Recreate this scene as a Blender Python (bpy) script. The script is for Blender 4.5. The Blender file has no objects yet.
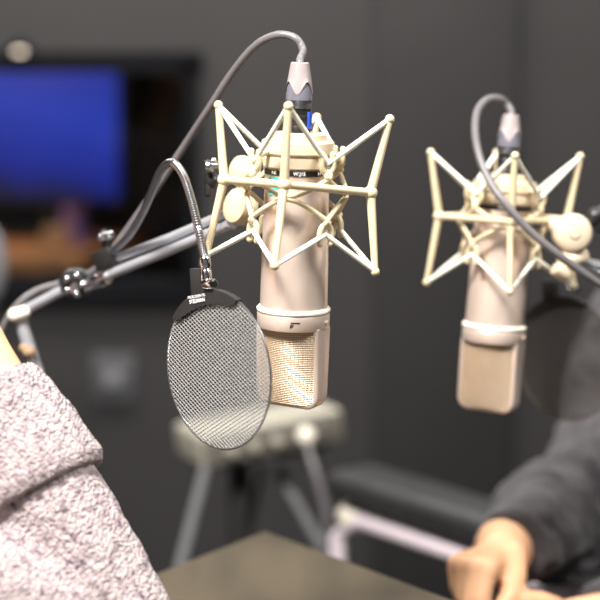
import bpy, bmesh, math, random
from mathutils import Vector as V, Matrix as Mx, noise
random.seed(7)
S = bpy.context.scene
COL = S.collection
R = math.radians
PI = math.pi

# ------------------------------------------------------------------ camera
CAM = V((0, 0, 1.2)); PITCH = R(7.5); TF = math.tan(R(10))
FW = V((0, math.cos(PITCH), -math.sin(PITCH))); UP = V((0, math.sin(PITCH), math.cos(PITCH))); RT = V((1, 0, 0))
def ray(px, py):
    return FW + RT * ((px - 300) / 300 * TF) - UP * ((py - 300) / 300 * TF)
def P(px, py, d): return CAM + ray(px, py) * d
def Pz(px, py, z):
    r = ray(px, py); return CAM + r * ((z - CAM.z) / r.z)
def Py(px, py, y):
    r = ray(px, py); return CAM + r * ((y - CAM.y) / r.y)
cd = bpy.data.cameras.new('camera'); cam = bpy.data.objects.new('camera', cd); COL.objects.link(cam)
cam.location = CAM; cam.rotation_euler = (R(90) - PITCH, 0, 0)
cd.sensor_width = 36; cd.lens = 18 / TF
cd.dof.use_dof = True; cd.dof.focus_distance = 1.297; cd.dof.aperture_fstop = 3.7
cd.clip_start = 0.02
S.camera = cam

# ------------------------------------------------------------------ materials
def mat(name, col, rough=.5, metal=0., var=.06, scale=60, bump=0., bscale=200, emit=None, estr=0, alpha=None, sheen=0, sub=0):
    m = bpy.data.materials.new(name); m.use_nodes = True
    nt = m.node_tree; b = nt.nodes['Principled BSDF']; L = nt.links
    tc = nt.nodes.new('ShaderNodeTexCoord')
    if var:
        n = nt.nodes.new('ShaderNodeTexNoise'); n.inputs['Scale'].default_value = scale; n.inputs['Detail'].default_value = 4
        L.new(tc.outputs['Object'], n.inputs['Vector'])
        cr = nt.nodes.new('ShaderNodeValToRGB')
        cr.color_ramp.elements[0].position = .3; cr.color_ramp.elements[1].position = .7
        cr.color_ramp.elements[0].color = [max(0, c * (1 - var)) for c in col] + [1]
        cr.color_ramp.elements[1].color = [min(1, c * (1 + var)) for c in col] + [1]
        L.new(n.outputs['Fac'], cr.inputs['Fac']); L.new(cr.outputs['Color'], b.inputs['Base Color'])
    else:
        b.inputs['Base Color'].default_value = (*col, 1)
    b.inputs['Roughness'].default_value = rough; b.inputs['Metallic'].default_value = metal
    if sheen: b.inputs['Sheen Weight'].default_value = sheen
    if sub:
        b.inputs['Subsurface Weight'].default_value = sub; b.inputs['Subsurface Radius'].default_value = (.01, .004, .002)
        b.inputs['Subsurface Scale'].default_value = 1
    if bump:
        n2 = nt.nodes.new('ShaderNodeTexNoise'); n2.inputs['Scale'].default_value = bscale; n2.inputs['Detail'].default_value = 3
        L.new(tc.outputs['Object'], n2.inputs['Vector'])
        bp = nt.nodes.new('ShaderNodeBump'); bp.inputs['Strength'].default_value = bump; bp.inputs['Distance'].default_value = .002
        L.new(n2.outputs['Fac'], bp.inputs['Height']); L.new(bp.outputs['Normal'], b.inputs['Normal'])
    if emit:
        b.inputs['Emission Color'].default_value = (*emit, 1); b.inputs['Emission Strength'].default_value = estr
    return m
M = {}
M['nickel'] = mat('champagne_nickel', (.93, .755, .645), .33, .6, .03, 30)
M['grille'] = mat('champagne_wire', (.74, .59, .44), .4, .6, .04, 80)
M['grille_in'] = mat('inner_mesh', (.42, .31, .20), .55, .4, .25, 900)
M['cream'] = mat('cream_enamel', (.62, .525, .345), .42, .05, .04, 40)
M['creamlt'] = mat('pale_enamel', (.66, .545, .40), .4, .15, .03, 40)
M['elastic'] = mat('elastic_cord', (.84, .83, .72), .6, 0, .05, 300)
M['ivory'] = mat('ivory_plastic', (.80, .74, .62), .45, 0, .04, 60)
M['black'] = mat('black_plastic', (.012, .012, .012), .35, 0, .2, 60)
M['blackmatte'] = mat('black_matte', (.014, .013, .013), .7, 0, .2, 60)
M['chrome'] = mat('chrome', (.62, .63, .66), .14, 1., .03, 50)
M['steel'] = mat('brushed_steel', (.45, .45, .47), .28, 1., .08, 120)
M['silver'] = mat('satin_aluminium', (.62, .63, .68), .3, .6, .05, 60)
M['cable'] = mat('grey_cable', (.135, .125, .13), .42, 0, .06, 80)
M['boot'] = mat('grey_rubber_boot', (.30, .255, .255), .5, 0, .05, 90)
M['bootlt'] = mat('clear_grey_sleeve', (.20, .195, .24), .25, .3, .05, 90)
M['teal'] = mat('teal_label', (.02, .62, .55), .5, 0, .05, 200)
M['white'] = mat('white_ink', (.85, .85, .84), .6, 0, 0)
M['ink'] = mat('dark_ink', (.04, .035, .03), .6, 0, 0)
M['screen'] = mat('pop_screen_wire', (.52, .51, .50), .35, .6, .05, 300)
M['screenshade'] = mat('pop_screen_shaded', (.14, .122, .108), .5, .4, .05, 300)  # shaded copy of the screen metal: unlit louvre side put into the colour
M['blue'] = mat('blue_band', (.02, .06, .45), .4, 0, .05, 60)
M['wall'] = mat('charcoal_wall', (.0235, .0218, .0216), .9, 0, .06, 3, .15, 150)
M['panel'] = mat('acoustic_fabric', (.0200, .0185, .0184), .95, 0, .08, 4, .3, 500)
M['frame'] = mat('window_frame_dark', (.006, .006, .007), .9, 0, .1, 20)
M['dark'] = mat('control_room_dark', (.012, .012, .014), .9, 0, .1, 3)
M['floor'] = mat('dark_carpet', (.028, .026, .026), .98, 0, .25, 80, .4, 300)
M['ceil'] = mat('ceiling_grey', (.30, .30, .30), .95, 0, .04, 6)
M['skin'] = mat('skin', (.78, .44, .25), .5, 0, .07, 25, .08, 250, sub=.05)
M['hair'] = mat('dark_hair', (.03, .02, .015), .5, 0, .4, 120, .6, 300)
M['trouser'] = mat('dark_denim', (.03, .034, .05), .9, 0, .15, 80, .2, 600)
M['jacket'] = mat('charcoal_jacket', (.036, .032, .035), .72, 0, .15, 18, .15, 60, sheen=.15)
M['clothblack'] = mat('black_cloth', (.012, .011, .012), .9, 0, .15, 40)
M['boxgrey'] = mat('warm_grey_plastic', (.33, .31, .25), .5, 0, .05, 30)
M['boxdark'] = mat('taupe_panel', (.13, .12, .10), .5, 0, .08, 30)
M['leather'] = mat('black_vinyl', (.024, .0235, .024), .5, 0, .15, 40, .2, 200)
M['shoe'] = mat('black_shoe', (.02, .02, .02), .5, 0, .1, 40)
M['eye'] = mat('eye_white', (.8, .78, .75), .3, 0, 0)
M['lip'] = mat('lip', (.55, .22, .18), .5, 0, .05, 60)
M['lamp'] = mat('lamp_glow', (.9, .8, .65), .5, 0, 0, emit=(1, .80, .60), estr=.85)
M['tan'] = mat('tan_card', (.30, .19, .11), .7, 0, .1, 30)
M['purple'] = mat('violet_plastic', (.16, .10, .30), .5, 0, .1, 30)
M['railsilver'] = mat('light_rail', (.90, .78, .84), .4, .1, .03, 60)
M['plate'] = mat('dark_plate', (.055, .055, .06), .7, 0, .05, 60)
M['greyfab'] = mat('grey_mesh_fabric', (.16, .16, .165), .8, 0, .08, 60)

for k_ in ('frame', 'dark'): M[k_].node_tree.nodes['Principled BSDF'].inputs['Specular IOR Level'].default_value = .05
def wood(name, c0, c1, rough, sc):
    m = bpy.data.materials.new(name); m.use_nodes = True; nt = m.node_tree; b = nt.nodes['Principled BSDF']; L = nt.links
    tc = nt.nodes.new('ShaderNodeTexCoord'); mp = nt.nodes.new('ShaderNodeMapping'); mp.inputs['Scale'].default_value = (sc, sc * .12, sc)
    n = nt.nodes.new('ShaderNodeTexNoise'); n.inputs['Scale'].default_value = 3; n.inputs['Detail'].default_value = 6; n.inputs['Distortion'].default_value = .6
    cr = nt.nodes.new('ShaderNodeValToRGB'); cr.color_ramp.elements[0].color = (*c0, 1); cr.color_ramp.elements[1].color = (*c1, 1)
    cr.color_ramp.elements[0].position = .35; cr.color_ramp.elements[1].position = .65
    L.new(tc.outputs['Object'], mp.inputs['Vector']); L.new(mp.outputs['Vector'], n.inputs['Vector'])
    L.new(n.outputs['Fac'], cr.inputs['Fac']); L.new(cr.outputs['Color'], b.inputs['Base Color']); b.inputs['Roughness'].default_value = rough
    return m
M['table'] = wood('olive_brown_wood', (.040, .029, .014), (.066, .049, .025), .62, 6)
M['desk'] = wood('orange_wood', (.22, .10, .035), (.34, .16, .05), .5, 5)

def knit():
    m = bpy.data.materials.new('marled_knit'); m.use_nodes = True; nt = m.node_tree; b = nt.nodes['Principled BSDF']; L = nt.links
    tc = nt.nodes.new('ShaderNodeTexCoord')
    mp = nt.nodes.new('ShaderNodeMapping'); mp.inputs['Rotation'].default_value = (0, R(-30), 0); mp.inputs['Scale'].default_value = (1, 1, 1)
    L.new(tc.outputs['Object'], mp.inputs['Vector'])
    st = nt.nodes.new('ShaderNodeMapping'); st.inputs['Scale'].default_value = (1.0, 1, 2.2); L.new(mp.outputs['Vector'], st.inputs['Vector'])
    n = nt.nodes.new('ShaderNodeTexNoise'); n.inputs['Scale'].default_value = 130; n.inputs['Detail'].default_value = 5; n.inputs['Roughness'].default_value = .65; n.inputs['Distortion'].default_value = .5
    L.new(st.outputs['Vector'], n.inputs['Vector'])
    cr = nt.nodes.new('ShaderNodeValToRGB'); e = cr.color_ramp.elements
    e[0].position = .34; e[0].color = (.09, .055, .08, 1); e[1].position = .62; e[1].color = (.54, .455, .45, 1)
    k = e.new(.46); k.color = (.40, .315, .325, 1)
    L.new(n.outputs['Fac'], cr.inputs['Fac']); L.new(cr.outputs['Color'], b.inputs['Base Color'])
    b.inputs['Roughness'].default_value = .95; b.inputs['Sheen Weight'].default_value = .25
    v = nt.nodes.new('ShaderNodeTexVoronoi'); v.inputs['Scale'].default_value = 330; L.new(st.outputs['Vector'], v.inputs['Vector'])
    w = nt.nodes.new('ShaderNodeTexWave'); w.wave_type = 'BANDS'; w.bands_direction = 'X'; w.inputs['Scale'].default_value = 60; w.inputs['Distortion'].default_value = 9; w.inputs['Detail'].default_value = 2
    w.inputs['Detail Scale'].default_value = 3
    L.new(mp.outputs['Vector'], w.inputs['Vector'])
    ad = nt.nodes.new('ShaderNodeMath'); ad.operation = 'MULTIPLY_ADD'; ad.inputs[1].default_value = -1.6
    L.new(v.outputs['Distance'], ad.inputs[0]); L.new(w.outputs['Fac'], ad.inputs[2])
    bp = nt.nodes.new('ShaderNodeBump'); bp.inputs['Strength'].default_value = .75; bp.inputs['Distance'].default_value = .003
    L.new(ad.outputs[0], bp.inputs['Height']); L.new(bp.outputs['Normal'], b.inputs['Normal'])
    return m
M['knit'] = knit()

def screen_mat():
    # lit display: blue picture over a dark lower area
    m = bpy.data.materials.new('lit_display'); m.use_nodes = True; nt = m.node_tree; b = nt.nodes['Principled BSDF']; L = nt.links
    tc = nt.nodes.new('ShaderNodeTexCoord'); sp = nt.nodes.new('ShaderNodeSeparateXYZ'); L.new(tc.outputs['Object'], sp.inputs[0])
    a = nt.nodes.new('ShaderNodeMath'); a.operation = 'MULTIPLY_ADD'; a.inputs[1].default_value = .19
    L.new(sp.outputs['X'], a.inputs[0]); L.new(sp.outputs['Z'], a.inputs[2])
    n = nt.nodes.new('ShaderNodeTexNoise'); n.inputs['Scale'].default_value = 5; L.new(tc.outputs['Object'], n.inputs['Vector'])
    a2 = nt.nodes.new('ShaderNodeMath'); a2.operation = 'MULTIPLY_ADD'; a2.inputs[1].default_value = .12
    L.new(n.outputs['Fac'], a2.inputs[0]); L.new(a.outputs[0], a2.inputs[2])
    cr = nt.nodes.new('ShaderNodeValToRGB'); e = cr.color_ramp.elements
    mr = nt.nodes.new('ShaderNodeMapRange'); mr.inputs['From Min'].default_value = -.15; mr.inputs['From Max'].default_value = .32
    L.new(a2.outputs[0], mr.inputs['Value']); L.new(mr.outputs[0], cr.inputs['Fac'])
    e[0].position = 0; e[0].color = (.004, .006, .02, 1); e[1].position = .26; e[1].color = (.006, .024, .36, 1)
    k = e.new(.12); k.color = (.006, .012, .09, 1); k = e.new(.55); k.color = (.014, .055, .60, 1); k = e.new(.8); k.color = (.009, .036, .48, 1)
    L.new(cr.outputs['Color'], b.inputs['Emission Color']); b.inputs['Emission Strength'].default_value = .75
    b.inputs['Base Color'].default_value = (.01, .01, .012, 1); b.inputs['Roughness'].default_value = .3
    return m
M['display'] = screen_mat()

def glass_mat():
    m = bpy.data.materials.new('clear_window_glass'); m.use_nodes = True; nt = m.node_tree; L = nt.links
    out = nt.nodes['Material Output']; nt.nodes.remove(nt.nodes['Principled BSDF'])
    t = nt.nodes.new('ShaderNodeBsdfTransparent'); t.inputs[0].default_value = (.93, .94, .95, 1)
    g = nt.nodes.new('ShaderNodeBsdfGlossy'); g.inputs['Roughness'].default_value = .02
    fr = nt.nodes.new('ShaderNodeFresnel'); fr.inputs['IOR'].default_value = 1.3
    mx = nt.nodes.new('ShaderNodeMixShader'); L.new(fr.outputs[0], mx.inputs[0]); L.new(t.outputs[0], mx.inputs[1]); L.new(g.outputs[0], mx.inputs[2])
    L.new(mx.outputs[0], out.inputs['Surface'])
    return m
M['glass'] = glass_mat()

# ------------------------------------------------------------------ mesh helpers
def frame_from(axis):
    z = axis.normalized(); a = V((0, 0, 1)) if abs(z.z) < .9 else V((1, 0, 0))
    x = a.cross(z).normalized(); return x, z.cross(x), z
def lathe(bm, prof, n=48, mx=None, cap=True):
    """prof: list of (r, z)"""
    mx = mx or Mx.Identity(4); rings = []
    for r, z in prof:
        if r < 1e-6: rings.append([bm.verts.new(mx @ V((0, 0, z)))])
        else: rings.append([bm.verts.new(mx @ V((r * math.cos(2 * PI * i / n), r * math.sin(2 * PI * i / n), z))) for i in range(n)])
    for a, b in zip(rings, rings[1:]):
        for i in range(n):
            j = (i + 1) % n
            if len(a) == 1 and len(b) == 1: continue
            if len(a) == 1: bm.faces.new((a[0], b[j], b[i]))
            elif len(b) == 1: bm.faces.new((a[i], a[j], b[0]))
            else: bm.faces.new((a[i], a[j], b[j], b[i]))
    if cap:
        if len(rings[0]) > 1: bm.faces.new(list(reversed(rings[0])))
        if len(rings[-1]) > 1: bm.faces.new(rings[-1])
def axis_mx(p, d):
    x, y, z = frame_from(V(d)); m = Mx((x, y, z)).transposed().to_4x4(); m.translation = V(p); return m
def cyl(bm, p0, p1, r0, r1=None, n=20, bev=0):
    p0, p1 = V(p0), V(p1); r1 = r0 if r1 is None else r1; h = (p1 - p0).length
    pr = [(r0, 0), (r1, h)] if not bev else [(r0 - bev, 0), (r0 - bev * .3, bev * .3), (r0, bev), (r1, h - bev), (r1 - bev * .3, h - bev * .3), (r1 - bev, h)]
    lathe(bm, pr, n, axis_mx(p0, p1 - p0))
def ball(bm, c, r, n=16, sc=(1, 1, 1), rot=None):
    m = Mx.Translation(V(c))
    if rot is not None: m = m @ rot.to_4x4()
    m = m @ Mx.Diagonal((r * sc[0], r * sc[1], r * sc[2], 1))
    bmesh.ops.create_uvsphere(bm, u_segments=n, v_segments=max(6, n * 2 // 3), radius=1, matrix=m)
def caps(bm, p0, p1, r0, r1=None, n=14):
    p0, p1 = V(p0), V(p1); r1 = r0 if r1 is None else r1; h = (p1 - p0).length; pr = []
    for k in range(0, 6):
        a = -PI / 2 + PI / 2 * k / 5; pr.append((max(0, r0 * math.cos(a)), r0 * math.sin(a)))
    for k in range(0, 6):
        a = PI / 2 * k / 5; pr.append((max(0, r1 * math.cos(a)), h + r1 * math.sin(a)))
    lathe(bm, pr, n, axis_mx(p0, p1 - p0), cap=False)
def smooth_pts(pts, k=8, closed=False):
    pts = [V(p) for p in pts]; n = len(pts); out = []
    g = lambda i: pts[i % n] if closed else pts[min(max(i, 0), n - 1)]
    for i in range(n if closed else n - 1):
        a, b, c, d = g(i - 1), g(i), g(i + 1), g(i + 2)
        for s in range(k):
            t = s / k
            out.append(.5 * ((2 * b) + (c - a) * t + (2 * a - 5 * b + 4 * c - d) * t * t + (3 * b - a - 3 * c + d) * t ** 3))
    if not closed: out.append(pts[-1])
    return out
def tube(bm, pts, r, n=12, closed=False, smooth=0, rf=None):
    pts = smooth_pts(pts, smooth, closed) if smooth else [V(p) for p in pts]
    m = len(pts); rings = []; nx = None
    for i, p in enumerate(pts):
        if closed: t = pts[(i + 1) % m] - pts[i - 1]
        else: t = pts[min(i + 1, m - 1)] - pts[max(i - 1, 0)]
        t.normalize()
        if nx is None: nx = frame_from(t)[0]
        else:
            nx = nx - t * nx.dot(t); nx.normalize()
        ny = t.cross(nx); rr = r if rf is None else rf(i / (m - 1))
        rings.append([bm.verts.new(p + nx * (rr * math.cos(2 * PI * k / n)) + ny * (rr * math.sin(2 * PI * k / n))) for k in range(n)])
    for i in range(m if closed else m - 1):
        a, b = rings[i], rings[(i + 1) % m]
        for k in range(n): bm.faces.new((a[k], a[(k + 1) % n], b[(k + 1) % n], b[k]))
    if not closed: bm.faces.new(list(reversed(rings[0]))); bm.faces.new(rings[-1])
def box(bm, size, mx=None, bev=0, seg=2):
    mx = mx or Mx.Identity(4)
    r = bmesh.ops.create_cube(bm, size=1, matrix=Mx.Diagonal((*size, 1)))
    vs = r['verts']
    if bev:
        es = list({e for v in vs for e in v.link_edges})
        o = bmesh.ops.bevel(bm, geom=es, offset=bev, segments=seg, affect='EDGES', profile=.5)
        vs = list(set(o['verts']) | {v for v in vs if v.is_valid})
    bmesh.ops.transform(bm, matrix=mx, verts=vs)
def aabb(bm, lo, hi, bev=0):
    lo, hi = V(lo), V(hi); box(bm, hi - lo, Mx.Translation((lo + hi) / 2), bev)
def obj(name, bm, m, parent=None, sharp=40, recalc=True):
    if recalc: bmesh.ops.recalc_face_normals(bm, faces=bm.faces)
    me = bpy.data.meshes.new(name); bm.to_mesh(me); bm.free()
    for p in me.polygons: p.use_smooth = True
    me.set_sharp_from_angle(angle=R(sharp))
    for x in (m if isinstance(m, (list, tuple)) else [m]): me.materials.append(x)
    o = bpy.data.objects.new(name, me); COL.objects.link(o)
    if parent: o.parent = parent
    return o
def B(): return bmesh.new()
def empty(name, label, cat, mx=None, group=None):
    o = bpy.data.objects.new(name, None); COL.objects.link(o); o.empty_display_size = .05
    if mx is not None: o.matrix_world = mx
    o['label'] = label; o['category'] = cat
    if group: o['group'] = group
    return o
def tag(o, label, cat, group=None):
    o['label'] = label; o['category'] = cat
    if group: o['group'] = group
    return o
def struct(name, bm, m, parent=None):
    o = obj(name, bm, m, parent)
    if not parent: o['kind'] = 'structure'
    return o
def text_mesh(name, body, size, mx, m, parent, depth=.0001, label=None, spacing=1.0, bold=0):
    c = bpy.data.curves.new(name, 'FONT'); c.body = body; c.size = size; c.align_x = 'CENTER'; c.align_y = 'CENTER'; c.extrude = depth; c.space_character = spacing
    c.offset = bold
    t = bpy.data.objects.new(name, c); COL.objects.link(t)
    bpy.context.view_layer.update()
    me = bpy.data.meshes.new_from_object(t.evaluated_get(bpy.context.evaluated_depsgraph_get()))
    bpy.data.objects.remove(t)
    me.transform(mx); me.materials.clear(); me.materials.append(m)
    o = bpy.data.objects.new(name, me); COL.objects.link(o)
    if parent: o.parent = parent
    if label: o['label'] = label
    return o
def inv(root): return root.matrix_world.inverted()

# ------------------------------------------------------------------ microphone + shock mount + plug cable
HEAD = .062
def hd(z):  # half depth of the head rim at z in [0,-HEAD]
    return .0112 + (.0086 - .0112) * (-z / HEAD)
def bulge(z): return .0115 * (1 - (-z / HEAD)) ** .8 + .0012
HW = .0262
def corner(x, z, rad=.009):     # clip to rounded bottom corners
    return True
def make_mic(mx, label, text, sticker, mark):
    root = empty('studio_microphone', label, 'microphone', mx, 'large studio microphones hanging upside down')
    b = B()   # body tube
    lathe(b, [(.0262, .0125), (.0262, .016), (.0258, .05), (.0250, .09), (.0246, .1165), (.0246, .1225), (.0240, .1235), (.0240, .1275), (.0225, .1275)], 64)
    obj('body_tube', b, M['nickel'], root)
    b = B(); lathe(b, [(.0250, .1185), (.0253, .1186), (.0253, .1226), (.0250, .1227)], 64, cap=False)
    band = obj('name_band', b, M['black'], root); band['label'] = 'black band with tiny white lettering'
    for a, tx in text:
        mt = Mx.Rotation(a, 4, 'Z') @ Mx.Translation((0, -.0255, .1206)) @ Mx.Rotation(R(90), 4, 'X')
        text_mesh('lettering', tx, .0037, mt, M['white'], band, bold=.00006)
    b = B()   # head ring
    lathe(b, [(.0255, .0005), (.0278, .0), (.0283, .0008), (.0283, .0108), (.0279, .0116), (.0262, .0118)], 64)
    ring = obj('head_ring', b, M['nickel'], root)
    if mark:
        mt = Mx.Rotation(R(mark), 4, 'Z') @ Mx.Translation((0, -.0284, .0064)) @ Mx.Rotation(R(90), 4, 'X')
        bb = B()   # slanted diamond badge
        for s, pts in ((0, [(-.0034, .0016), (.0034, .0016), (.0026, .0004), (-.0042, .0004)]), (1, [(-.0044, -.0004), (-.0012, -.0004), (-.0024, -.0022), (-.0046, -.0030)])):
            vs = [bb.verts.new(mt @ V((x, y, .0))) for x, y in pts]; vs2 = [bb.verts.new(mt @ V((x, y, -.0006))) for x, y in pts]
            bb.faces.new(vs); bb.faces.new(vs2[::-1])
            for i in range(4): bb.faces.new((vs[i], vs[(i + 1) % 4], vs2[(i + 1) % 4], vs2[i]))
        obj('badge', bb, M['ink'], ring)
    b = B(); lathe(b, [(.0255, .0122), (.0276, .0120), (.0287, .0132), (.0287, .0146), (.0276, .0158), (.0255, .0158)], 64, cap=False)
    o = obj('rim_band', b, M['elastic'], root); o['label'] = 'pale greenish cream band'
    for s in (-1, 1):
        b = B(); cyl(b, (s * .0275, 0, .006), (s * .0298, 0, .006), .0016, n=12, bev=.0004); obj('screw', b, M['creamlt'], root)
    # head frame: U-shaped band, left side, bottom, right side
    b = B(); rad = .010; path = []
    N = 8
    path += [(-HW, z) for z in (0.001, -.015, -.03, -.045, -HEAD + rad)]
    path += [(-HW + rad - rad * math.cos(a), -HEAD + rad - rad * math.sin(a)) for a in [PI / 2 * k / N for k in range(1, N + 1)]]
    path += [(x, -HEAD) for x in (-.008, 0, .008)]
    path += [(HW - rad + rad * math.sin(a), -HEAD + rad - rad * math.cos(a)) for a in [PI / 2 * k / N for k in range(0, N + 1)]]
    path += [(HW, z) for z in (-.045, -.03, -.015, .001)]
    rows = []
    for i, (x, z) in enumerate(path):
        x0, z0 = path[max(i - 1, 0)]; x1, z1 = path[min(i + 1, len(path) - 1)]
        t = V((x1 - x0, z1 - z0)).normalized(); nrm = V((t.y, -t.x))  # outward for left->bottom->right
        if (V((x, z)) + nrm * .001 - V((0, -.02))).length < (V((x, z)) - V((0, -.02))).length: nrm = -nrm
        h = hd(max(-HEAD, min(0, z))); e = .0013
        sec = []
        for (o, y) in ((-.0028, -h), (-.0006, -h - .0003), (.0006, -h + e * .5), (.0011, -h + e * 1.6), (.0011, h - e * 1.6), (.0006, h - e * .5), (-.0006, h + .0003), (-.0028, h)):
            sec.append(b.verts.new((x + nrm.x * o, y, z + nrm.y * o)))
        rows.append(sec)
    for a, c in zip(rows, rows[1:]):
        for i in range(8): b.faces.new((a[i], a[(i + 1) % 8], c[(i + 1) % 8], c[i]))
    b.faces.new(rows[0]); b.faces.new(rows[-1][::-1])
    obj('head_frame', b, M['nickel'], root, 50)
    # wire screens, front and rear
    X0 = HW - .0022
    def xlim(z):
        zz = z + HEAD; r = .0085; 
        if zz - .002 < r: return X0 - r + math.sqrt(max(0, r * r - (r - max(0, zz - .002)) ** 2))
        return X0
    for s in (-1, 1):
        def sp(x, z, off=0):
            return V((x, s * (hd(z) - .0004 + bulge(z) * (1 - (x / X0) ** 2) + off), z))
        b = B()
        n = 34
        for i in range(n):
            x = -X0 + 2 * X0 * (i + .5) / n
            zs = [-.0005 - (HEAD - .0025) * k / 16 for k in range(17)]
            zs = [z for z in zs if abs(x) <= xlim(z)]
            if len(zs) > 1: tube(b, [sp(x, z, .00012 * (-1) ** i) for z in zs], .00036, 4)
        n = 41
        for i in range(n):
            z = -.0008 - (HEAD - .0035) * i / (n - 1); xl = xlim(z)
            tube(b, [sp(-xl + 2 * xl * k / 10, z, .0001) for k in range(11)], .00036, 4)
        g = obj('wire_grille', b, M['grille'], root, 60)
        b = B(); rows = []
        for i in range(25):
            z = .0005 - (HEAD - .001) * i / 24; xl = xlim(max(-HEAD + .002, min(0, z))) + .0004
            rows.append([b.verts.new(sp(-xl + 2 * xl * k / 12, min(0, z), -.0012)) for k in range(13)])
        for r0, r1 in zip(rows, rows[1:]):
            for k in range(12): b.faces.new((r0[k], r0[k + 1], r1[k + 1], r1[k]))
        obj('inner_mesh', b, M['grille_in'], g, 60)
    if sticker:
        b = B(); k = 10; a0, a1 = R(sticker - 19), R(sticker + 19); rows = []
        for i in range(k + 1):
            a = a0 + (a1 - a0) * i / k
            rows.append([b.verts.new((.0253 * math.cos(a), -.0253 * math.sin(a), .1172)), b.verts.new((.0255 * math.cos(a), -.0255 * math.sin(a), .1035))])
        for r0, r1 in zip(rows, rows[1:]): b.faces.new((r0[0], r0[1], r1[1], r1[0]))
        o = obj('sticker', b, M['teal'], root, recalc=False); o['label'] = 'teal sticker'
    return root

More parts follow.
